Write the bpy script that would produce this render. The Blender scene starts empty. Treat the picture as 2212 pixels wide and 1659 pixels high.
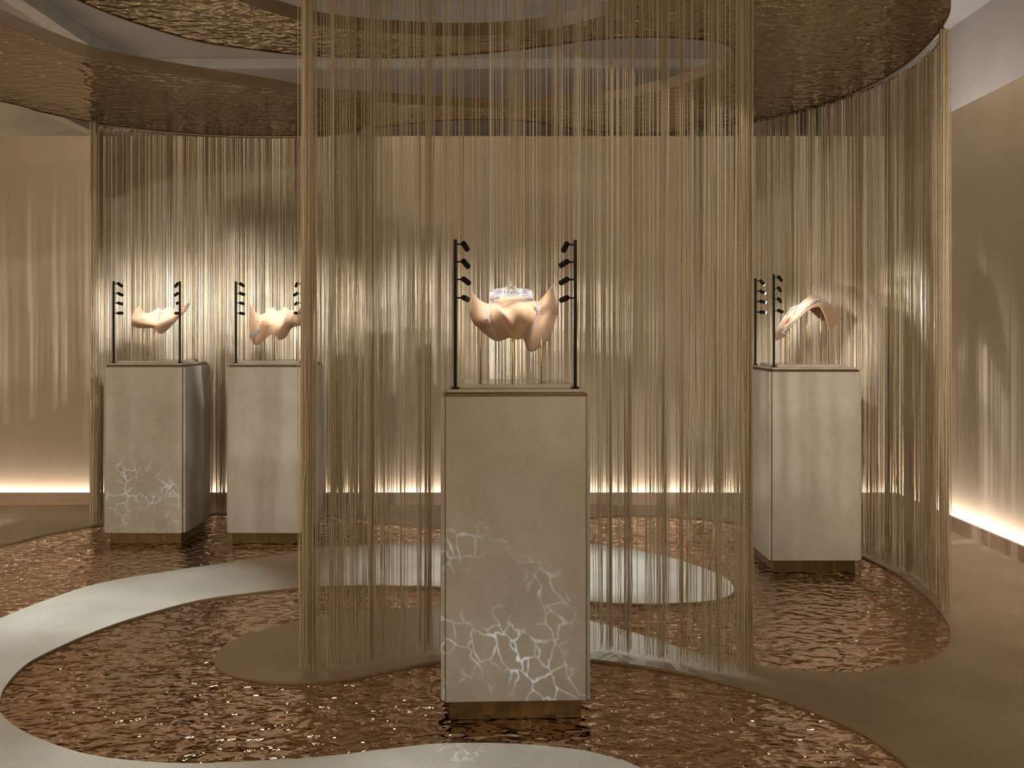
import bpy, bmesh, math, random
import numpy as np
from mathutils import Vector, Matrix, Euler
random.seed(7); rng = np.random.default_rng(11)
SC = bpy.context.scene
COL = SC.collection
R = math.radians

# ------------------------------------------------------------------ camera
F = 2100.0; H = 1.418; VX, VY = 1106.0, 717.0
cam_d = bpy.data.cameras.new('camera'); cam = bpy.data.objects.new('camera', cam_d); COL.objects.link(cam)
cam_d.sensor_width = 36.0; cam_d.lens = 36.0 * F / 2212.0
cam_d.shift_y = -(829.5 - VY) / 2212.0
cam.location = (0, 0, H); cam.rotation_euler = (R(90), 0, 0)
cam_d.clip_start = 0.05; cam_d.clip_end = 60
SC.camera = cam
SC.view_settings.view_transform = 'Standard'; SC.view_settings.look = 'None'
SC.view_settings.exposure = 0.45; SC.view_settings.gamma = 1.0
SC.view_settings.use_curve_mapping = False
SC.cycles.max_bounces = 8; SC.cycles.diffuse_bounces = 3; SC.cycles.glossy_bounces = 4
SC.cycles.transparent_max_bounces = 16
SC.cycles.sample_clamp_indirect = 4.0
SC.cycles.caustics_reflective = False; SC.cycles.caustics_refractive = False
SC.cycles.use_denoising = True

# ------------------------------------------------------------------ world
W = bpy.data.worlds.new('room_ambient'); SC.world = W; W.use_nodes = True
bg = W.node_tree.nodes['Background']; bg.inputs[0].default_value = (1.0, 0.75, 0.47, 1); bg.inputs[1].default_value = 0.66

# ------------------------------------------------------------------ large lamps
def spot(name, loc, target, power, size, blend=0.5, color=(1, .9, .78), radius=0.03, nodes=None):
    l = bpy.data.lights.new(name, 'SPOT'); l.energy = power; l.spot_size = R(size); l.spot_blend = blend
    l.color = color; l.shadow_soft_size = radius
    o = bpy.data.objects.new(name, l); COL.objects.link(o)
    o.location = loc
    d = Vector(target) - Vector(loc)
    o.rotation_euler = d.to_track_quat('-Z', 'Y').to_euler()
    if nodes: nodes(l)
    return o
def caustic_pattern(scale, sharp, base):
    """lamp pattern standing in for caustics off the copper mirror floor"""
    def f(l):
        l.use_nodes = True; nt = l.node_tree; N = nt.nodes; L = nt.links
        em = N['Emission']
        tc = N.new('ShaderNodeTexCoord')
        nz = N.new('ShaderNodeTexNoise'); nz.inputs['Scale'].default_value = scale * .8; nz.inputs['Detail'].default_value = 2
        mx = N.new('ShaderNodeVectorMath'); mx.operation = 'MULTIPLY_ADD'
        mx.inputs[1].default_value = (1.3 / scale,) * 3
        L.new(tc.outputs['Normal'], nz.inputs['Vector'])
        L.new(nz.outputs['Color'], mx.inputs[0]); L.new(tc.outputs['Normal'], mx.inputs[2])
        vo = N.new('ShaderNodeTexVoronoi'); vo.feature = 'DISTANCE_TO_EDGE'; vo.inputs['Scale'].default_value = scale
        L.new(mx.outputs[0], vo.inputs['Vector'])
        mr = N.new('ShaderNodeMapRange'); mr.inputs[1].default_value = 0.0; mr.inputs[2].default_value = sharp
        mr.inputs[3].default_value = 1.0; mr.inputs[4].default_value = 0.0
        L.new(vo.outputs['Distance'], mr.inputs[0])
        pw = N.new('ShaderNodeMath'); pw.operation = 'POWER'; pw.inputs[1].default_value = 3
        L.new(mr.outputs[0], pw.inputs[0])
        n2 = N.new('ShaderNodeTexNoise'); n2.inputs['Scale'].default_value = scale * .35
        L.new(tc.outputs['Normal'], n2.inputs['Vector'])
        m2 = N.new('ShaderNodeMapRange'); m2.inputs[1].default_value = .42; m2.inputs[2].default_value = .68
        L.new(n2.outputs['Fac'], m2.inputs[0])
        mu = N.new('ShaderNodeMath'); mu.operation = 'MULTIPLY'; L.new(pw.outputs[0], mu.inputs[0]); L.new(m2.outputs[0], mu.inputs[1])
        ma = N.new('ShaderNodeMath'); ma.operation = 'MULTIPLY_ADD'; ma.inputs[1].default_value = 3.0; ma.inputs[2].default_value = base
        L.new(mu.outputs[0], ma.inputs[0]); L.new(ma.outputs[0], em.inputs['Strength'])
    return f
COOL = (.64, .83, 1.0); WARM = (1, .78, .55); NEUT = (1, .90, .80)
# downlights over the openings of the canopy (carpet pools)
for x, y, pw, sz in [(-2.35, 4.5, 100, 30), (-2.05, 5.15, 90, 26), (-.45, 5.80, 75, 22), (.25, 5.80, 95, 24), (.85, 5.60, 95, 24),
                     (.25, 4.72, 55, 22), (.62, 4.50, 40, 22), (-1.75, 3.02, 70, 26), (-.9, 2.85, 60, 26), (.05, 2.92, 75, 24)]:
    spot('downlight_bulb', (x, y, 4.2), (x, y + .02, 0), pw * 4.9, sz * .83 + 4, .9, COOL, .03)
DOWN = [(-2.35, 4.5), (-2.05, 5.15), (-.45, 5.80), (.25, 5.80), (.85, 5.60), (.25, 4.72), (.62, 4.50), (-1.75, 3.02), (-.9, 2.85), (.05, 2.92)]
# added patterned spots, standing in for floor-mirror caustics on the plinth faces
spot('caustic_spot', (-1.1, 0.4, 2.7), (-0.16, 3.5, .20), 330, 15, 1.0, COOL, .003, caustic_pattern(68, .065, .012))
spot('caustic_spot', (-2.9, 1.2, 2.4), (-2.46, 6.5, .22), 300, 9, .9, COOL, .003, caustic_pattern(80, .085, .05))
# wall-wash spots added behind the viewer to brighten walls and back floor
spot('wall_wash_spot', (-1.8, -0.9, 3.9), (-2.6, 7.7, .6), 360, 38, 1.0, (1, .86, .70), .04)
spot('wall_wash_spot', (1.2, -0.9, 3.9), (0.9, 7.6, .4), 230, 36, 1.0, (1, .85, .68), .04)
spot('wall_wash_spot', (2.1, -0.9, 3.9), (3.2, 6.6, .9), 700, 34, 1.0, (1, .84, .66), .04)
# hidden lamps added to brighten the outer hall wall and its ceiling
spot('hall_fill', (3.75, 9.6, 2.4), (4.6, 9.4, 3.9), 110, 150, .9, (1, .90, .86), .2)
spot('hall_fill', (-3.5, 9.5, 1.5), (-3.5, 11.5, 4.6), 40, 150, .9, (1, .92, .82), .2)
spot('hall_fill', (0.5, 9.5, 1.5), (0.5, 11.5, 4.6), 40, 150, .9, (1, .92, .82), .2)

# ------------------------------------------------------------------ helpers
def fl(x, y, z=0.0):            # point of the photograph lying on the level z
    Y = (H - z) * F / (y - VY); return ((x - VX) / F * Y, Y)
def at(x, y, Y): return Vector(((x - VX) / F * Y, Y, H - (y - VY) / F * Y))
def tag(o, label=None, cat=None, group=None, kind=None):
    if label: o['label'] = label
    if cat: o['category'] = cat
    if group: o['group'] = group
    if kind: o['kind'] = kind
    return o
def empty(name, loc=(0, 0, 0), rz=0, parent=None):
    o = bpy.data.objects.new(name, None); COL.objects.link(o); o.location = loc; o.rotation_euler = (0, 0, rz)
    o.empty_display_size = .05; o.parent = parent; return o
class MB:
    def __init__(s): s.v = []; s.f = []
    def add(s, vs, fs):
        b = len(s.v); s.v += [tuple(v) for v in vs]; s.f += [tuple(i + b for i in f) for f in fs]; return s
    def box(s, x0, x1, y0, y1, z0, z1):
        return s.add([(x0,y0,z0),(x1,y0,z0),(x1,y1,z0),(x0,y1,z0),(x0,y0,z1),(x1,y0,z1),(x1,y1,z1),(x0,y1,z1)],
                     [(0,3,2,1),(4,5,6,7),(0,1,5,4),(1,2,6,5),(2,3,7,6),(3,0,4,7)])
    def tube(s, pts, r, n=8, cap=True):
        pts = [Vector(p) for p in pts]; rs = r if isinstance(r, (list, tuple)) else [r] * len(pts)
        rings = []; up = None
        for i, p in enumerate(pts):
            t = (pts[min(i + 1, len(pts) - 1)] - pts[max(i - 1, 0)]).normalized()
            if up is None: up = Vector((0, 0, 1)) if abs(t.z) < .9 else Vector((1, 0, 0))
            a = (up - t * up.dot(t)).normalized(); up = a; b = t.cross(a)
            rings.append([p + (a * math.cos(2*math.pi*k/n) + b * math.sin(2*math.pi*k/n)) * rs[i] for k in range(n)])
        vs = [v for rg in rings for v in rg]; fs = []
        for i in range(len(pts) - 1):
            for k in range(n): fs.append((i*n+k, i*n+(k+1)%n, (i+1)*n+(k+1)%n, (i+1)*n+k))
        if cap: fs.append(tuple(range(n))[::-1]); fs.append(tuple(range((len(pts)-1)*n, len(pts)*n)))
        return s.add(vs, fs)
    def gem(s, p, r, axis=(0, -1, 0), n=6, flat=.75):
        p = Vector(p); ax = Vector(axis).normalized(); q = ax.to_track_quat('Z', 'Y')
        vs = [q @ Vector((r*.55*math.cos(a), r*.55*math.sin(a), r*flat*.6)) + p for a in [2*math.pi*k/n for k in range(n)]]
        vs += [q @ Vector((r*math.cos(a), r*math.sin(a), r*.15)) + p for a in [2*math.pi*(k+.5)/n for k in range(n)]]
        vs += [q @ Vector((0, 0, -r*flat)) + p]
        fs = [tuple(range(n))]
        for k in range(n):
            fs.append((k, n+k, (k+1) % n)); fs.append((n+k, n+(k+1) % n, (k+1) % n)); fs.append((n+(k+1) % n, n+k, 2*n))
        return s.add(vs, fs)
    def build(s, name, mat, parent=None, smooth=False, bevel=0, seg=2):
        me = bpy.data.meshes.new(name); me.from_pydata(s.v, [], s.f); me.update()
        bm = bmesh.new(); bm.from_mesh(me); bmesh.ops.recalc_face_normals(bm, faces=bm.faces); bm.to_mesh(me); bm.free()
        if smooth: me.polygons.foreach_set('use_smooth', [True] * len(me.polygons))
        o = bpy.data.objects.new(name, me); COL.objects.link(o); o.parent = parent
        if mat: me.materials.append(mat)
        if bevel:
            m = o.modifiers.new('bevel', 'BEVEL'); m.width = bevel; m.segments = seg; m.limit_method = 'ANGLE'; m.angle_limit = R(40)
            m.harden_normals = False
        return o
def copy_tree(o, parent=None):
    c = o.copy(); COL.objects.link(c); c.parent = parent
    for ch in list(o.children): copy_tree(ch, c)
    return c
def cr(pts, t, closed=False):     # Catmull-Rom, t in 0..n-1 (or n if closed)
    n = len(pts); i = int(math.floor(t)); u = t - i
    g = (lambda k: pts[k % n]) if closed else (lambda k: pts[min(max(k, 0), n - 1)])
    p0, p1, p2, p3 = g(i-1), g(i), g(i+1), g(i+2)
    return .5 * ((2*p1) + (p2-p0)*u + (2*p0-5*p1+4*p2-p3)*u*u + (3*p1-p0-3*p2+p3)*u**3)

# ------------------------------------------------------------------ materials
def mat(name, base=(.5,.5,.5), rough=.6, metal=0., **kw):
    m = bpy.data.materials.new(name); m.use_nodes = True
    p = m.node_tree.nodes['Principled BSDF']
    p.inputs['Base Color'].default_value = (*base, 1); p.inputs['Roughness'].default_value = rough; p.inputs['Metallic'].default_value = metal
    for k, v in kw.items(): p.inputs[k.replace('_', ' ')].default_value = v
    m['p'] = 0
    return m, m.node_tree.nodes, m.node_tree.links, p
def coords(N, L, scale=(1,1,1), rot=(0,0,0)):
    tc = N.new('ShaderNodeTexCoord'); mp = N.new('ShaderNodeMapping')
    mp.inputs['Scale'].default_value = scale; mp.inputs['Rotation'].default_value = rot
    L.new(tc.outputs['Object'], mp.inputs['Vector']); return mp.outputs[0]
def noise(N, L, vec, scale, detail=2, rough=.5, dist=0):
    n = N.new('ShaderNodeTexNoise'); n.inputs['Scale'].default_value = scale; n.inputs['Detail'].default_value = detail
    n.inputs['Roughness'].default_value = rough; n.inputs['Distortion'].default_value = dist
    L.new(vec, n.inputs['Vector']); return n.outputs['Fac']
def ramp(N, L, fac, stops):
    r = N.new('ShaderNodeValToRGB'); e = r.color_ramp.elements
    e[0].position, e[0].color = stops[0][0], (*stops[0][1], 1); e[1].position, e[1].color = stops[-1][0], (*stops[-1][1], 1)
    for pos, c in stops[1:-1]:
        k = e.new(pos); k.color = (*c, 1)
    L.new(fac, r.inputs['Fac']); return r.outputs['Color']
def bump(N, L, p, h, strength, dist):
    b = N.new('ShaderNodeBump'); b.inputs['Strength'].default_value = strength; b.inputs['Distance'].default_value = dist
    L.new(h, b.inputs['Height']); L.new(b.outputs[0], p.inputs['Normal']); return b
def math_(N, L, op, a, b):
    m = N.new('ShaderNodeMath'); m.operation = op
    for i, x in enumerate((a, b)):
        if isinstance(x, (int, float)): m.inputs[i].default_value = x
        else: L.new(x, m.inputs[i])
    return m.outputs[0]

def water_metal(name, base, rough, amp, sc):
    m, N, L, p = mat(name, base, rough, 1.0)
    v = coords(N, L, (sc * .85, sc * 1.15, 1))
    a = noise(N, L, v, 1.0, 0.0, .45, .6)
    v2 = coords(N, L, (sc * 2.0, sc * 2.6, 1), (0, 0, .3))
    b = noise(N, L, v2, 1.0, 0.0, .4, .2)
    h = math_(N, L, 'ADD', a, math_(N, L, 'MULTIPLY', b, .22))
    bump(N, L, p, h, 1.0, amp)
    return m
M = {}
M['floor_mirror'] = water_metal('rippled copper mirror', (.62, .43, .30), .010, .016, 16)
M['canopy_mirror'] = water_metal('rippled gold mirror', (.31, .235, .13), .03, .0125, 16)
m, N, L, p = mat('carpet', (.52, .42, .31), .95); M['carpet'] = m
v = coords(N, L); n1 = noise(N, L, v, 240, 3, .7); n2 = noise(N, L, v, 2.2, 3)
L.new(ramp(N, L, math_(N, L, 'ADD', math_(N, L, 'MULTIPLY', n1, .6), math_(N, L, 'MULTIPLY', n2, .4)), [(.32, (.31, .225, .14)), (.68, (.64, .50, .345))]), p.inputs['Base Color'])
bump(N, L, p, n1, .9, .006); p.inputs['Sheen Weight'].default_value = .2
m, N, L, p = mat('wall fabric', (.52, .44, .35), .9); M['wall'] = m
v = coords(N, L, (1, 1, .35)); n1 = noise(N, L, v, 160, 2); n2 = noise(N, L, v, 3, 3)
L.new(ramp(N, L, math_(N, L, 'ADD', math_(N, L, 'MULTIPLY', n1, .35), math_(N, L, 'MULTIPLY', n2, .65)), [(.3, (.42, .345, .255)), (.7, (.50, .415, .315))]), p.inputs['Base Color'])
bump(N, L, p, n1, .3, .001)
m, N, L, p = mat('baseboard', (.38, .27, .19), .6); M['base'] = m
v = coords(N, L, (2, 2, 14)); L.new(ramp(N, L, noise(N, L, v, 4, 3), [(.3, (.50, .37, .28)), (.7, (.60, .46, .35))]), p.inputs['Base Color'])
m, N, L, p = mat('hall paint', (.42, .40, .40), .8); M['hall'] = m
v = coords(N, L); L.new(ramp(N, L, noise(N, L, v, 1.3, 3), [(.3, (.36, .335, .31)), (.7, (.44, .41, .385))]), p.inputs['Base Color'])
m, N, L, p = mat('beam paint', (.55, .54, .52), .5); M['beam'] = m
v = coords(N, L); L.new(ramp(N, L, noise(N, L, v, 5, 3), [(.3, (.50, .49, .46)), (.7, (.60, .59, .56))]), p.inputs['Base Color'])
m, N, L, p = mat('led strip', (1, 1, 1), .5); M['led'] = m
p.inputs['Emission Color'].default_value = (1, .96, .90, 1); p.inputs['Emission Strength'].default_value = 26
m, N, L, p = mat('canopy rim', (.32, .22, .12), .55, .2); M['rim'] = m
v = coords(N, L, (1, 1, 3)); L.new(ramp(N, L, noise(N, L, v, 3, 3), [(.3, (.15, .105, .055)), (.7, (.23, .165, .09))]), p.inputs['Base Color'])
# stone
m, N, L, p = mat('limestone', (.5, .45, .38), .42); M['stone'] = m
v = coords(N, L, (1, 1, .75), (0, .5, .3)); w = noise(N, L, v, 5, 6, .62, .8); w2 = noise(N, L, v, 26, 5, .65, 1.5)
base = ramp(N, L, math_(N, L, 'ADD', math_(N, L, 'MULTIPLY', w, .7), math_(N, L, 'MULTIPLY', w2, .3)), [(.32, (.41, .375, .32)), (.5, (.49, .455, .395)), (.68, (.56, .525, .465))])
vv = noise(N, L, v, 3.0, 8, .7, 2.2)
line = math_(N, L, 'ABSOLUTE', math_(N, L, 'SUBTRACT', vv, .5), 0)
lm = N.new('ShaderNodeMapRange'); lm.inputs[1].default_value = 0; lm.inputs[2].default_value = .012; lm.inputs[3].default_value = .35; lm.inputs[4].default_value = 0
L.new(line, lm.inputs[0])
mixc = N.new('ShaderNodeMix'); mixc.data_type = 'RGBA'; L.new(lm.outputs[0], mixc.inputs[0]); L.new(base, mixc.inputs[6]); mixc.inputs[7].default_value = (.58, .54, .48, 1)
L.new(mixc.outputs[2], p.inputs['Base Color']); bump(N, L, p, w2, .12, .002)
m, N, L, p = mat('marble top', (.55, .50, .45), .08); M['top'] = m
v = coords(N, L); L.new(ramp(N, L, noise(N, L, v, 7, 6, .6, 1), [(.3, (.46, .41, .35)), (.7, (.58, .53, .47))]), p.inputs['Base Color'])
m, N, L, p = mat('bronze', (.20, .145, .07), .32, .9); M['bronze'] = m
v = coords(N, L, (1, 1, .2)); L.new(ramp(N, L, noise(N, L, v, 30, 3), [(.3, (.115, .082, .04)), (.7, (.17, .125, .065))]), p.inputs['Base Color'])
m, N, L, p = mat('brass rod', (.80, .58, .28), .25, 1.0); M['brass'] = m
v = coords(N, L); L.new(ramp(N, L, noise(N, L, v, 60, 2), [(.3, (.74, .52, .24)), (.7, (.86, .64, .33))]), p.inputs['Base Color'])
m, N, L, p = mat('black metal', (.008, .008, .009), .5, Specular_IOR_Level=.15); M['black'] = m
v = coords(N, L); L.new(ramp(N, L, noise(N, L, v, 90, 2), [(.3, (.006, .006, .007)), (.7, (.012, .012, .013))]), p.inputs['Base Color'])
m, N, L, p = mat('lamp lens', (1, 1, 1), .2); M['lens'] = m
p.inputs['Emission Color'].default_value = (1, .97, .93, 1); p.inputs['Emission Strength'].default_value = 8
m, N, L, p = mat('downlight lens', (1, 1, 1), .2); M['lens_bright'] = m
p.inputs['Emission Color'].default_value = (1, .92, .80, 1); p.inputs['Emission Strength'].default_value = 10
m, N, L, p = mat('ceiling lamp lens', (1, 1, 1), .2); M['lens_hall'] = m
p.inputs['Emission Color'].default_value = (1, .86, .68, 1); p.inputs['Emission Strength'].default_value = 42
m, N, L, p = mat('skin toned suede', (.66, .43, .27), .75); M['suede'] = m
v = coords(N, L); s1 = noise(N, L, v, 900, 2); s2 = noise(N, L, v, 9, 2)
L.new(ramp(N, L, math_(N, L, 'ADD', math_(N, L, 'MULTIPLY', s1, .3), math_(N, L, 'MULTIPLY', s2, .7)), [(.3, (.36, .215, .12)), (.7, (.42, .26, .15))]), p.inputs['Base Color'])
bump(N, L, p, s1, .25, .0008); p.inputs['Sheen Weight'].default_value = .3
m, N, L, p = mat('diamond', (.86, .88, .93), .10, .55); M['gem'] = m
v = coords(N, L); L.new(ramp(N, L, noise(N, L, v, 500, 1), [(.36, (.16, .165, .19)), (.5, (.55, .56, .6)), (.62, (.92, .93, .97))]), p.inputs['Base Color'])  # dark and pale noise in the colour imitates the sparkle of the stones
m, N, L, p = mat('white gold', (.72, .70, .70), .2, 1.0); M['silver'] = m
v = coords(N, L); L.new(ramp(N, L, noise(N, L, v, 200, 1), [(.3, (.62, .60, .60)), (.7, (.80, .78, .77))]), p.inputs['Base Color'])
m, N, L, p = mat('ruby', (.45, .02, .05), .08); M['ruby'] = m
v = coords(N, L); L.new(ramp(N, L, noise(N, L, v, 300, 1), [(.3, (.35, .01, .03)), (.7, (.5, .03, .07))]), p.inputs['Base Color'])
# string
m, N, L, p = mat('gold thread', (.5, .38, .2), .38, .25); M['thread'] = m
at_ = N.new('ShaderNodeAttribute'); at_.attribute_name = 'tint'
c1 = ramp(N, L, at_.outputs['Fac'], [(0, (.42, .28, .12)), (.3, (.64, .51, .31)), (.6, (.79, .71, .57)), (1, (.90, .87, .82))])
v = coords(N, L, (1, 1, 1)); sp = noise(N, L, v, 330, 1)
L.new(c1, p.inputs['Base Color'])
bump(N, L, p, sp, .5, .003)
mr = N.new('ShaderNodeMapRange'); mr.inputs[1].default_value = .35; mr.inputs[2].default_value = .65; mr.inputs[3].default_value = .2; mr.inputs[4].default_value = .55
L.new(sp, mr.inputs[0]); L.new(mr.outputs[0], p.inputs['Roughness'])

# ------------------------------------------------------------------ setting
def struct(name, mb, m, **kw): return tag(mb.build(name, m, **kw), kind='structure')
BY, RX, WT = 8.00, 3.22, 3.03            # back wall, right wall, top of the partition
struct('wall_back', MB().box(-6.5, RX + .12, BY, BY + .12, 0, WT), M['wall'])
struct('wall_right', MB().box(RX, RX + .12, -2.5, BY - .001, 0, WT), M['wall'])
struct('baseboard_back', MB().box(-6.5, RX - .10, BY - .08, BY - .06, 0, .108), M['base'], bevel=.002)
struct('baseboard_right', MB().box(RX - .10, RX - .08, -2.5, BY - .06, 0, .108), M['base'], bevel=.002)
def cove(name, box, label):
    o = MB().box(*box).build(name, M['led']); tag(o, label, 'led strip'); return o
cove('led_strip', (-6.5, RX - .06, BY - .048, BY - .018, .035, .05), 'warm white led strip hidden behind the skirting of the long back wall')
cove('led_strip', (RX - .062, RX - .032, -2.5, BY - .07, .035, .05), 'warm white led strip hidden behind the skirting of the side wall')
CZ = 4.6
struct('ceiling', MB().box(-9, 4.7, -3, 17, CZ, CZ + .1), M['hall'])
struct('wall_outer_right', MB().box(4.6, 4.7, -3, 17, 0, CZ), M['hall'])
struct('wall_outer_back', MB().box(-9, 4.6, 17, 17.1, 0, CZ), M['hall'])
def beam(name, box, label):
    tag(MB().box(*box).build(name, M['beam'], bevel=.004), label, 'beam')
beam('roof_beam', (-4.64, -4.46, 2, 16.9, CZ - .16, CZ), 'pale grey roof beam over the pair of back plinths')
beam('roof_beam', (-6.50, -6.32, 2, 16.9, CZ - .16, CZ), 'pale grey roof beam nearest the corner beyond the partition wall')
beam('roof_beam', (3.66, 3.84, 8.5, 16.9, CZ - .16, CZ), 'pale grey roof beam above the plinth by the side wall')
beam('ceiling_channel', (-4.44, 3.6, 11.3, 11.4, CZ - .10, CZ), 'dark grooved cross channel under the hall ceiling')

# ------------------------------------------------------------------ the ribbon plan shared by floor mirror and canopy
A = [(0,1180),(95,1157),(220,1135),(330,1122),(445,1114),(560,1110),(680,1112),(760,1120),(850,1131),(950,1140),(1050,1143),(1150,1138),(1220,1127),(1280,1120),(1350,1115),(1440,1117),(1520,1123),(1600,1133),(1700,1152),(1800,1180),(1870,1208),(1950,1250),(2010,1300),(2045,1345),(2053,1375),(2045,1405),(2000,1432),(1900,1452),(1820,1457),(1700,1450),(1593,1435),(1485,1409),(1410,1383),(1280,1346),(1200,1328),(1120,1318),(1040,1313),(953,1313),(813,1320),(721,1329),(656,1341),(560,1368),(490,1395),(465,1425),(475,1450),(530,1468),(620,1478),(700,1474),(760,1467),(850,1450),(953,1431),(1060,1422),(1170,1421),(1280,1429),(1362,1439),(1485,1459),(1605,1489),(1700,1518),(1830,1570),(1900,1610),(1950,1648)]
A2 = [(1.30,2.95),(1.50,2.6),(1.58,2.25),(1.42,1.95),(1.10,1.98),(.88,2.35),(.68,2.8)]
B = [(1370,1659),(1330,1645),(1250,1625),(1100,1612),(950,1612),(870,1620),(700,1640),(560,1650),(400,1655),(250,1645),(150,1625),(50,1585),(5,1550),(0,1525),(10,1490),(50,1445),(100,1415),(200,1370),(300,1335),(430,1300),(560,1282),(650,1273),(760,1268),(850,1268),(953,1271),(1060,1277),(1170,1289),(1280,1303),(1380,1308),(1450,1307),(1530,1302),(1575,1290),(1585,1272),(1560,1248),(1490,1220),(1400,1196),(1330,1184),(1280,1177),(1170,1170),(1060,1169),(950,1172),(760,1183),(680,1188),(600,1203),(400,1232),(220,1262),(100,1300),(0,1340)]
B2 = [(-2.57,4.3),(-2.78,3.8),(-3.3,3.5),(-4.0,3.9),(-4.3,4.8),(-4.05,5.75)]
plan = [fl(*q) for q in A] + A2 + [fl(*q) for q in B] + B2
PL = [np.array(q) for q in plan]
RIB = []
for i in range(len(PL)):
    for k in range(4): RIB.append(cr(PL, i + k / 4, True))
RIB = [(float(a), float(b)) for a, b in RIB]
def fill(name, loops, z0, z1, m, parent=None):
    """solid slab bounded by the loops (even-odd)"""
    cu = bpy.data.curves.new(name, 'CURVE'); cu.dimensions = '2D'; cu.fill_mode = 'BOTH'; cu.extrude = (z1 - z0) / 2
    for lp in loops:
        s = cu.splines.new('POLY'); s.points.add(len(lp) - 1); s.use_cyclic_u = True
        for q, pt in zip(lp, s.points): pt.co = (q[0], q[1], 0, 1)
    t = bpy.data.objects.new(name, cu); COL.objects.link(t)
    me = bpy.data.meshes.new_from_object(t.evaluated_get(bpy.context.evaluated_depsgraph_get()))
    bpy.data.objects.remove(t); bpy.data.curves.remove(cu)
    me.transform(Matrix.Translation((0, 0, (z0 + z1) / 2))); me.name = name; me.materials.clear(); me.materials.append(m)
    o = bpy.data.objects.new(name, me); COL.objects.link(o); o.parent = parent; return o
tag(MB().box(-9, 4.6, -3, 17, -.06, -.02).build('floor', M['base']), kind='structure')
fm = fill('rippled_floor_panel', [RIB], -.02, 0.0, M['floor_mirror'])
tag(fm, 'rippled copper mirror ribbon winding across the floor beneath the plinths', 'mirror floor')
cp = fill('carpet', [[(-6.4, -2.4), (RX - .105, -2.4), (RX - .105, BY - .085), (-6.4, BY - .085)], RIB], -.02, .010, M['carpet'])
tag(cp, 'beige cut pile carpet filling the floor around the copper ribbon', 'carpet')
KZ, KT = 2.945, .062
cn = empty('canopy', (0, 4.5, KZ)); tag(cn, 'gold rippled mirror canopy ribbon hanging over the plinths', 'canopy')
und = fill('underside', [RIB], KZ, KZ + .01, M['canopy_mirror'], cn); und.location = (0, -4.5, -KZ)
mb = MB(); n = len(RIB)
mb.add([(x, y - 4.5, -.004) for x, y in RIB] + [(x, y - 4.5, KT) for x, y in RIB], [(i, (i+1) % n, n + (i+1) % n, n + i) for i in range(n)])
rim = mb.build('rim', M['rim'], cn); so = rim.modifiers.new('thick', 'SOLIDIFY'); so.thickness = .006; so.offset = 0
tp = fill('top_board', [RIB], KZ + KT - .012, KZ + KT, M['rim'], cn); tp.location = (0, -4.5, -KZ)

DL = ['wide end of the long carpet crescent', 'bend of the long carpet crescent', 'middle of the long carpet crescent', 'carpet crescent behind the large plinth', 'pointed tip of the carpet crescent',
      'carpet tongue behind the large plinth', 'narrow neck of the carpet tongue', 'carpet edge by the round end of the copper ribbon', 'carpet bay before the copper ribbon', 'carpet right before the large plinth']
for (x, y), dl in zip(DOWN, DL):
    e = empty('downlight', (x, y, 4.23)); tag(e, 'black stem downlight aimed at the ' + dl, 'downlight', 'downlights above the canopy')
    MB().tube([(0, 0, 0), (0, 0, .16)], .055, 20).build('housing', M['black'], e)
    MB().tube([(0, 0, .16), (0, 0, CZ - 4.23)], .010, 8).build('stem', M['black'], e)
    MB().tube([(0, 0, -.002), (0, 0, .002)], .048, 20).build('lens', M['lens_bright'], e)  # glowing disc added so the copper floor picks up sparkles
for (x, y), dl in zip([(-1.85, 6.3), (-1.40, 6.6), (-2.45, 6.5), (3.0, 6.3), (2.7, 6.0)], ['over the gap between the back plinths', 'over the plinth half hidden by the front curtain', 'over the plinth beside the curtain end', 'between canopy and side wall', 'near the corner of the two walls']):
    e = empty('ceiling_lamp', (x, y, 4.30)); tag(e, 'round black ceiling lamp with warm lens ' + dl, 'ceiling lamp', 'ceiling lamps above the canopy')
    MB().tube([(0, 0, 0), (0, 0, CZ - 4.30)], .17, 24).build('housing', M['black'], e)
    MB().tube([(0, 0, -.003), (0, 0, .002)], .155, 24).build('lens', M['lens_hall'], e)
# ------------------------------------------------------------------ plinths
def plinth(X, Yf, rz, label):
    """front face centre at X, Yf"""
    w = .545; h = w / 2
    e = empty('plinth', (X + math.sin(-rz) * h, Yf + math.cos(rz) * h, 0), rz); tag(e, label, 'plinth')
    MB().box(-h + .032, h - .032, -h + .032, h - .032, 0, .076).build('base', M['bronze'], e, bevel=.002)
    MB().box(-h + .014, h - .014, -h + .014, h - .014, .076, 1.196).build('core', M['bronze'], e, bevel=.004)
    for k in range(4):
        o = MB().box(-.255, .255, -h, -h + .016, .076, 1.183).build('stone_panel', M['stone'], e, bevel=.0025)
        o.rotation_euler.z = k * math.pi / 2
    MB().box(-.253, .253, -.253, .253, 1.196, 1.209).build('top_plate', M['top'], e, bevel=.004)
    MB().box(-.206, .206, -.206, .206, 1.209, 1.224).build('raised_slab', M['top'], e, bevel=.002)
    return e
P0 = plinth(.015, 3.530, R(2.2), 'large beige stone plinth in front of the hanging string curtain')
P1 = plinth(-2.455, 6.48, R(-.8), 'beige stone plinth standing beside the free end of the back string curtain')
P2 = plinth(-1.635, 6.48, R(-.4), 'beige stone plinth whose corner hides behind the front string curtain')
P3 = plinth(1.783, 5.70, R(.3), 'beige stone plinth inside the curved string curtain by the side wall')
bpy.context.view_layer.update()

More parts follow.
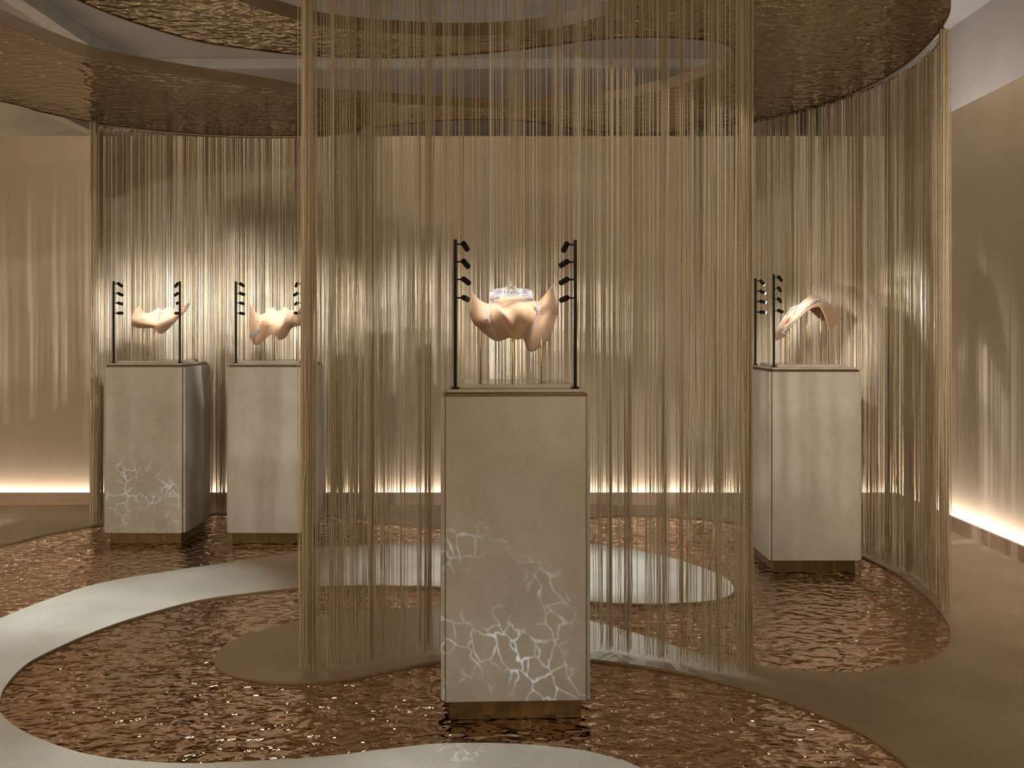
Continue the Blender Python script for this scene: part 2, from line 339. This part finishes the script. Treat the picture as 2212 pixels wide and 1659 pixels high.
# ------------------------------------------------------------------ lamp posts
def head_light(head, tgt, power):
    l = bpy.data.lights.new('spot_bulb', 'SPOT'); l.spot_size = R(64); l.spot_blend = .85; l.color = (1, .95, .90); l.energy = power
    l.shadow_soft_size = .008; l.use_nodes = True; nt = l.node_tree
    fo = nt.nodes.new('ShaderNodeLightFalloff'); fo.inputs[0].default_value = 1.0; fo.inputs[1].default_value = 3.0
    nt.links.new(fo.outputs['Quadratic'], nt.nodes['Emission'].inputs['Strength'])
    o = bpy.data.objects.new('spot_bulb', l); COL.objects.link(o); o.parent = head; o.location = (0, 0, -.041)
    return o
def lamp_post(pl, lx, ly, arm, target, label, power, seed):
    """arm = unit vector (plinth space) the brackets point to"""
    rs = random.Random(seed)
    base = pl.matrix_world @ Vector((lx, ly, 1.209))
    e = empty('lamp_post', base, pl.rotation_euler.z); tag(e, label, 'lamp post', 'lamp posts on the plinths')
    MB().box(-.006, .006, -.006, .006, .004, .550).build('pole', M['black'], e, bevel=.001)
    MB().tube([(0, 0, 0), (0, 0, .005)], .015, 20).build('foot', M['black'], e)
    inv = Matrix.Translation(base) @ Matrix.Rotation(pl.rotation_euler.z, 4, 'Z'); inv = inv.inverted()
    tl = inv @ Vector(target)
    for k, zz in enumerate((.533, .468, .403, .335)):
        a = Vector((arm[0], arm[1], 0)); j = a * .022 + Vector((0, 0, zz))
        t = tl + Vector((rs.uniform(-.07, .07), rs.uniform(-.02, .16), rs.uniform(-.02, .08)))
        d = (t - j).normalized()
        hd = empty('tmp')
        bpy.data.objects.remove(hd)
        q = (-d).to_track_quat('Z', 'X')
        body = MB().tube([(0, 0, .004), (0, 0, -.034)], .0105, 18)
        body.tube([(0, 0, .008), (0, 0, .004)], .009, 18)
        hd = body.build('spot_head', M['black'], e, smooth=False); hd.location = j + a * .010; hd.rotation_euler = q.to_euler()
        MB().tube([(0, 0, -.0335), (0, 0, -.0352)], .0085, 18).build('lens', M['lens'], hd)
        br = MB().tube([a * .004 + Vector((0, 0, zz)), j + a * .006], .0032, 8).build('bracket', M['black'], e)
        head_light(hd, t, power)
T0 = at(1110, 690, 3.80); T1 = at(345, 680, 6.75); T2 = at(590, 690, 6.75); T3 = at(1745, 690, 5.97)
PW = 80.0
bpy.context.view_layer.update()
lamp_post(P0, -.222, -.205, (1, 0), T0, 'black four-spot lamp post on the large front plinth, earrings side', PW, 1)
lamp_post(P0, .222, -.205, (-1, 0), T0, 'black four-spot lamp post on the large front plinth, leaf-shaped ring side', PW, 2)
lamp_post(P1, -.222, -.222, (1, 0), T1, 'black four-spot lamp post at the outer corner of the plinth beside the curtain end', PW, 3)
lamp_post(P1, .222, -.215, (-.75, .66), T1, 'black four-spot lamp post crossing in front of the form with the Y-shaped necklace', PW, 4)
lamp_post(P2, -.222, -.222, (1, 0), T2, 'black four-spot lamp post beside the form with the bracelet, bracelet side', PW, 5)
lamp_post(P2, .222, -.215, (-1, 0), T2, 'black four-spot lamp post at the edge of the front string curtain', PW, 6)
lamp_post(P3, -.232, -.215, (1, .25), T3, 'black four-spot lamp post touching the low end of the arched form', PW, 7)
lamp_post(P3, -.232, .215, (1, -.3), T3, 'black four-spot lamp post at the rear corner of the plinth under the arched form', PW, 8)

# ------------------------------------------------------------------ sculpted display forms
class Form:
    def __init__(s, rows, org, sc, Y0, rods, pl, label, nu=90, nv=36, thick=.006):
        R_ = [[np.array(at(org[0] + q[0] / sc, org[1] + q[1] / sc, Y0 + q[2])) for q in r] for r in rows]
        nc = len(R_[0]); nr = len(R_)
        s.pts = np.zeros((nv + 1, nu + 1, 3))
        for j in range(nu + 1):
            colp = [cr(r, min(j / nu * (nc - 1), nc - 1.0001)) for r in R_]
            for i in range(nv + 1): s.pts[i, j] = cr(colp, min(i / nv * (nr - 1), nr - 1.0001))
        du = np.gradient(s.pts, axis=1); dv = np.gradient(s.pts, axis=0); nn = np.cross(du, dv)
        nn /= (np.linalg.norm(nn, axis=2, keepdims=True) + 1e-9)
        view = s.pts - np.array([0, 0, H]); sg = np.sign((nn * view).sum(2, keepdims=True)); s.nrm = -nn * sg
        top = Vector(pl.location) + Vector((0, 0, 1.224))
        e = empty('display_form', top); tag(e, label, 'display form'); s.e = e
        mb = MB(); w = nu + 1
        mb.add([tuple(np.array(p_) - np.array(top)) for p_ in s.pts.reshape(-1, 3)], [(i*w+j, i*w+j+1, (i+1)*w+j+1, (i+1)*w+j) for i in range(nv) for j in range(nu)])
        o = mb.build('draped_sheet', M['suede'], e, smooth=True)
        m_ = o.modifiers.new('thick', 'SOLIDIFY'); m_.thickness = thick; m_.offset = 0
        P = s.pts; s.px = VX + F * P[:, :, 0] / P[:, :, 1]; s.py = VY + F * (H - P[:, :, 2]) / P[:, :, 1]
        s.org = org; s.sc = sc
        for (rx, ry_) in rods:      # photo x of the rod, depth
            X = (rx - VX) / F * (Y0 + ry_)
            d = (P[:, :, 0] - X) ** 2 + (P[:, :, 1] - (Y0 + ry_)) ** 2
            zt = P.reshape(-1, 3)[d.argmin()][2] - .002
            MB().tube([(X - top.x, Y0 + ry_ - top.y, 0), (X - top.x, Y0 + ry_ - top.y, zt - top.z)], .0032, 10).build('rod', M['brass'], e, smooth=True)
    def on(s, zx, zy, off=.004):      # surface point seen at that place
        x = s.org[0] + zx / s.sc; y = s.org[1] + zy / s.sc
        d = (s.px - x) ** 2 + (s.py - y) ** 2
        m_ = d.min(); cand = np.where(d < m_ + 1.5); k = s.pts[cand][:, 1].argmin(); i, j = cand[0][k], cand[1][k]
        c = s.pts[i, j] * 1.0; ray = Vector(at(x, y, c[1]))
        return ray + Vector(s.nrm[i, j]) * off, Vector(s.nrm[i, j])
c0 = Form([
 [(335,430,-.02),(450,560,.02),(600,638,.06),(720,598,.10),(900,527,.12),(1120,508,.12),(1290,527,.11),(1450,592,.07),(1540,590,.03),(1650,450,.02),(1730,350,.02),(1778,290,.03)],
 [(315,560,-.05),(430,700,-.01),(600,750,.01),(740,700,.01),(900,680,.08),(1130,650,.02),(1290,660,.02),(1440,700,.01),(1560,680,.0),(1690,580,.02),(1770,520,.04),(1800,480,.05)],
 [(300,700,-.06),(400,860,-.03),(620,920,-.02),(850,860,-.07),(1000,890,-.01),(1160,890,-.06),(1310,880,-.05),(1430,850,-.03),(1540,850,.03),(1700,760,.05),(1790,690,.06),(1840,620,.06)],
 [(300,800,-.05),(380,980,-.02),(640,1080,.02),(930,1060,-.08),(1050,1110,-.07),(1170,1130,-.09),(1290,1090,-.08),(1390,1010,-.05),(1450,1090,.02),(1620,1050,.05),(1745,900,.08),(1858,700,.07)],
 [(305,860,-.02),(440,1045,.03),(750,1290,.07),(1000,1240,-.06),(1080,1266,-.08),(1160,1274,-.09),(1230,1240,-.08),(1270,1300,-.03),(1370,1490,.03),(1580,1370,.07),(1735,1190,.10),(1862,760,.08)]],
 (980, 580), 8.296, 3.77, [(1038, .03), (1107, .0), (1169, .05)], P0, 'skin-toned wavy draped form carrying the wide diamond collar')
c1 = Form([
 [(460,410,.02),(560,620,.05),(680,650,.08),(850,590,.10),(980,505,.13),(1120,560,.12),(1330,455,.12),(1560,560,.06),(1930,335,.04)],
 [(330,520,-.03),(460,680,.0),(680,740,.04),(880,700,.05),(1000,680,.06),(1150,680,.06),(1350,620,.06),(1600,640,.02),(1880,480,.03)],
 [(230,680,-.06),(430,800,-.01),(680,860,.01),(880,830,.03),(1020,830,.02),(1180,820,.02),(1370,760,.03),(1620,680,-.01),(1840,560,.02)],
 [(195,880,-.07),(400,920,-.08),(680,960,-.06),(870,980,-.04),(1030,1010,-.06),(1200,980,-.08),(1400,860,-.06),(1640,690,-.03),(1800,590,.02)],
 [(210,1010,-.05),(380,1070,-.05),(640,1085,-.03),(850,1085,-.02),(1040,1250,-.05),(1200,1190,-.04),(1420,980,-.02),(1650,720,.0),(1790,600,.03)]],
 (270, 630), 13.825, 6.75, [(311, -.04), (334, .03), (388, .02)], P1, 'skin-toned wavy draped form carrying the Y-shaped diamond necklace')
c2 = Form([
 [(265,430,-.02),(420,600,.02),(600,692,.05),(760,620,.09),(940,480,.12),(1130,590,.10),(1320,470,.12),(1500,570,.08),(1700,530,.05),(1880,350,.05)],
 [(300,560,-.04),(420,720,-.01),(600,800,.02),(740,780,.03),(920,640,.05),(1120,680,.05),(1320,640,.05),(1470,690,.01),(1650,620,.03),(1860,440,.06)],
 [(280,800,-.05),(400,950,-.03),(560,1000,.01),(740,960,-.04),(900,900,-.02),(1100,900,.0),(1280,880,.0),(1420,860,-.06),(1600,750,.02),(1860,600,.08)],
 [(265,1100,-.07),(380,1200,-.05),(540,1250,-.03),(720,1150,-.03),(880,1100,-.02),(1040,1100,-.01),(1180,1150,-.03),(1340,1000,-.06),(1570,950,.0),(1850,850,.09)],
 [(270,1350,-.06),(360,1540,-.05),(480,1590,-.03),(640,1510,.0),(820,1330,.0),(1010,1265,.0),(1130,1430,.02),(1340,1360,.04),(1520,1080,.06),(1850,1010,.10)]],
 (520, 630), 13.825, 6.75, [(564, -.02), (593, .04), (641, .05)], P2, 'skin-toned wavy draped form carrying the diamond bracelet')
c3 = Form([
 [(200,1190,.12),(340,970,.15),(500,760,.17),(660,600,.18),(820,560,.19),(1000,560,.20),(1130,640,.20),(1340,830,.20),(1500,905,.20),(1700,850,.17),(1900,870,.10)],
 [(190,1170,.10),(330,950,.12),(480,720,.14),(640,540,.15),(790,500,.15),(980,330,.15),(1160,235,.16),(1350,310,.15),(1600,470,.14),(1800,620,.12),(1925,850,.08)],
 [(190,1250,.04),(350,1050,.03),(480,850,.0),(620,680,.03),(800,560,.06),(980,420,.07),(1150,330,.08),(1330,370,.06),(1560,500,.05),(1740,680,.03),(1880,920,.02)],
 [(190,1330,.0),(380,1130,-.02),(500,950,.02),(650,800,-.02),(820,700,-.03),(1000,540,-.03),(1180,430,-.02),(1340,430,-.01),(1500,560,-.03),(1640,780,-.03),(1760,1020,-.03)],
 [(190,1420,-.04),(430,1310,-.05),(520,1140,-.05),(680,960,-.06),(850,790,-.07),(1020,640,-.07),(1160,560,-.07),(1340,520,-.06),(1430,620,-.07),(1530,870,-.08),(1610,1150,-.08)]],
 (1660, 620), 12.289, 5.97, [(1705, -.03), (1743, .05), (1773, -.03)], P3, 'skin-toned arched draped form carrying a long diamond strand')

# ------------------------------------------------------------------ jewellery
CAMP = Vector((0, 0, H))
def jewel(name, loc, label, cat, group=None):
    e = empty(name, loc); return tag(e, label, cat, group)
def rel(e, pts): return [Vector(q) - e.location for q in pts]
# wide collar on the front form
TZ = lambda x, y, Y: at(1040 + x / 17.015, 600 + y / 17.015, Y)
ctr = at(1104, 640, 3.83); e = jewel('diamond_collar', ctr, 'wide diamond collar necklace with a pointed front, standing on the front form', 'necklace')
ax, ay = .084, .070; tilt = .20
def ring(a, dz, rr=1.0):
    y = -ay * math.cos(a) * rr; return Vector((ax * math.sin(a) * rr, y, dz - y * tilt))
def peak(a): return max(0, 1 - abs(a) / .30)
rowz = [(-.0125, .0032, 90), (-.0065, .0030, 96), (.0145, .0030, 96)]
for z0, r_, n_ in rowz:
    mb = MB()
    for k in range(n_):
        a = -math.pi + 2 * math.pi * (k + .5) / n_
        up = peak(a) * .013 if z0 > 0 else 0
        q = ring(a, z0 + up); mb.gem(q, r_, (math.sin(a), -math.cos(a), .1), 6)
    mb.build('gem_row', M['gem'], e)
mb = MB()
for k in range(84):
    a = -math.pi + 2 * math.pi * (k + .5) / 84
    if abs(a) < .13: continue
    q = ring(a, .004); d = Vector((math.cos(a), math.sin(a), 0)) * .0022; o_ = Vector((math.sin(a), -math.cos(a), 0)) * .0022
    u_ = Vector((0, 0, .0075))
    mb.add([q-d-u_, q+d-u_, q+d+u_, q-d+u_, q+o_-u_*.8, q+o_+u_*.8], [(0,1,4),(1,2,5,4),(2,3,5),(3,0,4,5),(0,3,2,1)])
mb.build('baguette_row', M['gem'], e)
mb = MB(); n_ = 72
for k in range(n_):
    a0 = 2*math.pi*k/n_; a1 = 2*math.pi*(k+1)/n_
    mb.add([ring(a0, -.014, .965), ring(a1, -.014, .965), ring(a1, .013, .965), ring(a0, .013, .965)], [(0,1,2,3)])
o = mb.build('setting_band', M['silver'], e); so = o.modifiers.new('t', 'SOLIDIFY'); so.thickness = .0015
MB().gem(ring(0, .004) + Vector((0, -.003, 0)), .0085, (0, -1, 0), 8).build('centre_stone', M['gem'], e)
mb = MB(); mb.gem(ring(0, .036), .0052, (0, -1, .1), 8); mb.gem(ring(0, .0285), .0032, (0, -1, .1), 6); mb.build('finial_stone', M['gem'], e)
# helper: strand of gems laid on a form
def strand(form, pts, step, r, mb, e, off=.004, jit=.2, rows=1):
    P_ = [form.on(x, y, off) for x, y in pts]
    C = [np.array(q[0]) for q in P_]; Nn = [np.array(q[1]) for q in P_]; last = None
    for k in range(400):
        t = k / 399 * (len(C) - 1.0001)
        q = Vector(cr(C, t)); nn = Vector(cr(Nn, t)).normalized()
        if last is None or (q - last).length >= step:
            nx = Vector(cr(C, min(t + .02, len(C) - 1.0001))); td = (nx - q)
            side = td.cross(nn).normalized() if td.length > 1e-7 else Vector((0, 0, 1))
            for w_ in range(rows):
                mb.gem(q - e.location + side * (w_ - (rows - 1) / 2) * r * 1.7, r * random.uniform(1 - jit, 1 + jit), nn + Vector((random.uniform(-.2, .2), 0, random.uniform(-.2, .2))), 6)
            last = q
def cluster(form, pts, r, mb, e, off=.004):
    for x, y, k in pts:
        q, nn = form.on(x, y, off); mb.gem(q - e.location, r * k, nn + Vector((random.uniform(-.3, .3), 0, random.uniform(-.3, .3))), 6)
def earring(form, pts, label, grp, stud):
    q, nn = form.on(*pts[0]); e = jewel('earring', q, label, 'earring', grp)
    mb = MB(); strand(form, pts, .0042, .0028, mb, e, .004, .2, 2); mb.build('gem_strand', M['gem'], e)
    mb = MB(); cluster(form, [(*stud, 1.0)], .0058, mb, e, .007); mb.build('drop_stone', M['gem'], e)
    return e
earring(c0, [(545,720),(548,780),(560,840),(572,890)], 'drop diamond earring on the front form, the one by its raised corner', 'drop earrings on the front form', (575, 905))
earring(c0, [(660,770),(662,820),(672,870),(684,920)], 'drop diamond earring on the front form, the one by its central fold', 'drop earrings on the front form', (692, 945))
q, nn = c0.on(1495, 720); e = jewel('diamond_ring', q, 'leaf-shaped diamond ring pinned near the tall corner of the front form', 'ring')
mb = MB(); nn = Vector((.25, -.95, .15)).normalized(); sx = Vector((1, .25, 0)).normalized(); sz = Vector((-.05, 0, 1))
for i in range(11):
    v_ = -1 + i / 5; half = .0068 * (1 - v_ * v_) + .0002; m_ = max(1, int(half / .0024) * 2 - 1 + (i % 2))
    for k in range(m_):
        mb.gem(sx * ((k - (m_ - 1) / 2) * .0042) + sz * (v_ * .0205) + nn * .008, random.uniform(.0022, .0032), nn + Vector((random.uniform(-.3, .3), 0, random.uniform(-.3, .3))), 6)
mb.build('gem_leaf', M['gem'], e)
# first back plinth
q, nn = c1.on(1000, 640); e = jewel('diamond_necklace', q, 'Y-shaped diamond necklace with two hanging ends on a draped form', 'necklace')
mb = MB(); strand(c1, [(870,540),(890,590),(950,625),(1010,650),(1000,740),(980,860)], .0066, .0056, mb, e, .006); mb.build('gem_strand', M['gem'], e)
mb = MB(); strand(c1, [(1540,555),(1400,545),(1280,575),(1160,610),(1095,640),(1090,700),(1075,770)], .0066, .0052, mb, e, .006); mb.build('gem_strand', M['gem'], e)
mb = MB(); cluster(c1, [(1048, 680, 1)], .004, mb, e, .006); mb.build('red_stone', M['ruby'], e)
q, nn = c1.on(500, 840); e = jewel('diamond_ring', q, 'round flower-shaped diamond ring on the rounded lip of a draped form', 'ring')
mb = MB(); cluster(c1, [(500, 838, 1.5)] + [(500 + 40*math.cos(a), 838 + 40*math.sin(a), 1) for a in [k*math.pi/4 for k in range(8)]], .0052, mb, e, .008); mb.build('gem_flower', M['gem'], e)
mb = MB(); q2, n2_ = c1.on(545, 865, .003)
mb.tube([q2 - e.location + Vector((.011*math.cos(a), -.004, .008*math.sin(a))) for a in [k*math.pi/10 for k in range(21)]], .0012, 6); mb.build('band', M['silver'], e, smooth=True)
for (x, y), lb in (((1295, 745), 'lower small diamond ear clip beside the Y-shaped necklace'), ((1435, 630), 'upper small diamond ear clip beside the Y-shaped necklace')):
    q, nn = c1.on(x, y); e = jewel('ear_clip', q, lb, 'earring', 'ear clips beside the Y-shaped necklace')
    mb = MB(); cluster(c1, [(x + dx, y + dy, 1) for dx, dy in ((0, -45), (-18, -15), (18, -12), (-14, 20), (16, 22), (0, 48))], .0044, mb, e, .005); mb.build('gem_cluster', M['gem'], e)
# second back plinth
q, nn = c2.on(455, 1210); e = jewel('diamond_bracelet', q, 'broad diamond bracelet on the low corner of a draped form', 'bracelet')
mb = MB(); strand(c2, [(320,1300),(400,1240),(480,1190),(560,1150),(600,1135)], .0058, .0045, mb, e, .007, .15, 3); mb.build('gem_band', M['gem'], e)
mb = MB(); mb.tube([c2.on(x, y, .003)[0] - e.location for x, y in ((540,1215),(470,1280),(410,1350),(385,1420),(390,1480),(430,1515))], .0020, 6); mb.build('chain', M['bronze'], e, smooth=True)
q, nn = c2.on(535, 890); e = jewel('diamond_ring', q, 'small diamond ring with a slim band above the bracelet', 'ring')
mb = MB(); cluster(c2, [(520,880,1),(545,885,1.2),(560,900,1),(500,870,.8),(530,905,.9)], .0050, mb, e, .007); mb.build('gem_cluster', M['gem'], e)
mb = MB(); mb.tube([c2.on(x, y, .003)[0] - e.location for x, y in ((510,915),(525,955),(550,980),(585,960),(605,925),(580,895))], .0018, 6); mb.build('band', M['brass'], e, smooth=True)
q, nn = c2.on(1370, 810); e = jewel('diamond_brooch', q, 'slanting diamond brooch on the ridge of the form with the bracelet', 'brooch')
mb = MB(); strand(c2, [(1385,705),(1395,760),(1370,820),(1345,905)], .0058, .0048, mb, e, .006, .25, 2); strand(c2, [(1330,820),(1350,840),(1410,790)], .0055, .0045, mb, e, .006); mb.build('gem_spray', M['gem'], e)
# right plinth
q, nn = c3.on(900, 720); e = jewel('diamond_necklace', q, 'long diamond strand running down the arched form', 'necklace')
mb = MB(); strand(c3, [(1375,395),(1310,370),(1220,410),(1100,500),(1000,590),(900,680),(800,790),(700,890),(610,980),(540,1040)], .0060, .0040, mb, e, .006, .15, 2); mb.build('gem_strand', M['gem'], e)
mb = MB(); strand(c3, [(790,510),(730,610),(670,710),(620,810),(570,930),(540,1020)], .0055, .0028, mb, e, .005); mb.build('side_strand', M['gem'], e)
mb = MB(); strand(c3, [(540,1040),(480,1110),(430,1180),(360,1270)], .0060, .0050, mb, e, .007, .1, 3); mb.build('pendant', M['gem'], e)
q, nn = c3.on(620, 620); e = jewel('diamond_bracelet', q, 'narrow diamond bracelet along the upper edge of the arched form', 'bracelet')
mb = MB(); strand(c3, [(780,510),(700,545),(620,610),(550,680),(485,770)], .0058, .0042, mb, e, .006, .15, 2); mb.build('gem_band', M['gem'], e)

# ------------------------------------------------------------------ string curtains
def resample(path, w_ends, n):
    P_ = [np.array(q, float) for q in path]; S = []
    for k in range(401): S.append(cr(P_, min(k / 400 * (len(P_) - 1), len(P_) - 1.0001)))
    S = np.array(S); d = np.r_[0, np.cumsum(np.linalg.norm(np.diff(S, axis=0), axis=1))]; Ln = d[-1]
    return (lambda s_: np.stack([np.interp(s_ * Ln, d, S[:, 0]), np.interp(s_ * Ln, d, S[:, 1])], -1)), Ln
def strings(name, f, Ln, pos, wid, parent, z1, zb, org, seg=14, gather=.35, lean=.004, jit=.012, spc=.03):
    """pos: parameter of every string; wid: its radius"""
    n = len(pos); V = np.zeros((n, seg + 1, 3, 3)); tint = np.zeros((n, seg + 1, 3))
    # neighbours gather into loose bundles towards the floor
    ncl = max(3, int(Ln / spc)); cl = np.sort(rng.random(ncl)); near = cl[np.abs(pos[:, None] - cl[None, :]).argmin(1)]
    t = np.linspace(0, 1, seg + 1)
    g = gather * rng.uniform(.55, 1.0, n)
    bott = zb + rng.exponential(.018, n); bott = np.minimum(bott, zb + .12)
    dj = rng.normal(0, jit, (n, 2)); ln = rng.normal(0, lean, (n, 2)); ph = rng.uniform(0, 6.28, (n, 4)); am = rng.exponential(.0022, n)
    tn = np.clip(rng.normal(.5, .22, n), 0, 1)
    for i, tt in enumerate(t):
        s_ = pos + (near - pos) * g * tt ** 1.2
        xy = f(s_) + dj + ln * tt
        wob = (am * tt ** 2)[:, None] * np.stack([np.sin(ph[:, 0] + 9 * tt) + .6 * np.sin(ph[:, 1] + 23 * tt), np.sin(ph[:, 2] + 11 * tt)], -1)
        if i == seg: wob = wob + rng.normal(0, .004, (n, 2))
        xy = xy + wob
        z = z1 + (bott - z1) * tt
        for k in range(3):
            a = 2 * math.pi * k / 3 + ph[:, 3]
            V[:, i, k, 0] = xy[:, 0] + wid * np.cos(a) - org[0]; V[:, i, k, 1] = xy[:, 1] + wid * np.sin(a) - org[1]; V[:, i, k, 2] = z - org[2]
        tint[:, i, :] = tn[:, None]
    base = (np.arange(n) * (seg + 1) * 3)[:, None, None, None]
    ii = (np.arange(seg) * 3)[None, :, None, None]; kk = np.arange(3)
    quad = np.stack([kk, (kk + 1) % 3, (kk + 1) % 3 + 3, kk + 3], -1)[None, None]
    Fq = (base + ii + quad).reshape(-1, 4)
    me = bpy.data.meshes.new(name); nv = n * (seg + 1) * 3; nf = len(Fq)
    me.vertices.add(nv); me.vertices.foreach_set('co', V.reshape(-1)); me.loops.add(nf * 4); me.loops.foreach_set('vertex_index', Fq.reshape(-1).astype(np.int32))
    me.polygons.add(nf); me.polygons.foreach_set('loop_start', np.arange(nf, dtype=np.int32) * 4); me.polygons.foreach_set('use_smooth', np.ones(nf, bool))
    at2 = me.attributes.new('tint', 'FLOAT', 'POINT'); at2.data.foreach_set('value', tint.reshape(-1))
    me.update(); me.validate(); me.materials.append(M['thread'])
    o = bpy.data.objects.new(name, me); COL.objects.link(o); o.parent = parent; return o
def curtain(path, n, rad, label, tassels, z1=KZ - .005, zb=.02, gather=.35, empty_frac=.25, clump=.03, spc=.03):
    f, Ln = resample(path, 0, n); org = Vector((*f(np.array([.5]))[0], 0))
    e = empty('string_curtain', org); tag(e, label, 'string curtain', 'gold string curtains')
    # header rail that the strings are tied to
    pts = [Vector((*q, z1 - .004)) - org for q in f(np.linspace(0, 1, 60))]
    MB().tube(pts, .005, 6).build('header_rail', M['bronze'], e, smooth=True)
    nb = int(n * (1 - empty_frac)); cc = np.sort(rng.random(int(Ln / clump)))
    pos = np.r_[rng.choice(cc, nb) + rng.normal(0, .0042 / Ln * 1.2, nb), rng.random(n - nb)]
    pos = np.clip(pos, 0, 1)
    wid = rng.uniform(rad * .6, rad * 1.45, n)
    tag(strings('strands', f, Ln, pos, wid, e, z1, zb, org, gather=gather, spc=spc), kind='stuff')
    for s0, half, cnt in tassels:        # tied bundles that read as single thick cords
        ps = np.clip(s0 + rng.uniform(-half, half, cnt) / Ln, 0, 1)
        strings('tassel', f, Ln, ps, rng.uniform(rad * .7, rad * 1.3, cnt), e, z1, zb - .004, org, gather=.15, jit=.010)
    return e
fp = [fl(*q) for q in [(676,1432),(664,1448),(660,1463),(690,1459),(780,1443),(860,1428),(953,1416),(1110,1408),(1280,1412),(1360,1423),(1485,1445),(1590,1470),(1616,1474),(1616,1458),(1608,1440)]]
curtain(fp, 500, .00145, 'gold string curtain hanging right behind the large front plinth', [(.04, .02, 26), (.965, .03, 52), (.655, .008, 20), (.20, .006, 14), (.31, .006, 14), (.76, .006, 12), (.87, .006, 12)], empty_frac=.38, gather=.95, spc=.034)
lp = [(-3.00,6.98),(-3.06,7.16),(-2.90,7.32),(-2.60,7.47),(-2.30,7.56),(-1.90,7.60),(-1.53,7.56),(-1.25,7.43),(-1.06,7.24),(-1.07,7.12)]
curtain(lp, 900, .0021, 'gold string curtain hanging behind the pair of back plinths', [(.03, .02, 40), (.97, .02, 30)], gather=.3, empty_frac=.55)
rp = [(1.35,7.32),(1.62,7.18),(1.90,6.86),(2.12,6.45),(2.24,6.02),(2.30,5.60),(2.27,5.25),(2.21,4.98),(2.15,4.85)]
curtain(rp, 720, .0020, 'gold string curtain curving around the plinth by the side wall', [(.985, .02, 30), (.45, .008, 16), (.72, .008, 14)], gather=.5, empty_frac=.4, spc=.035)
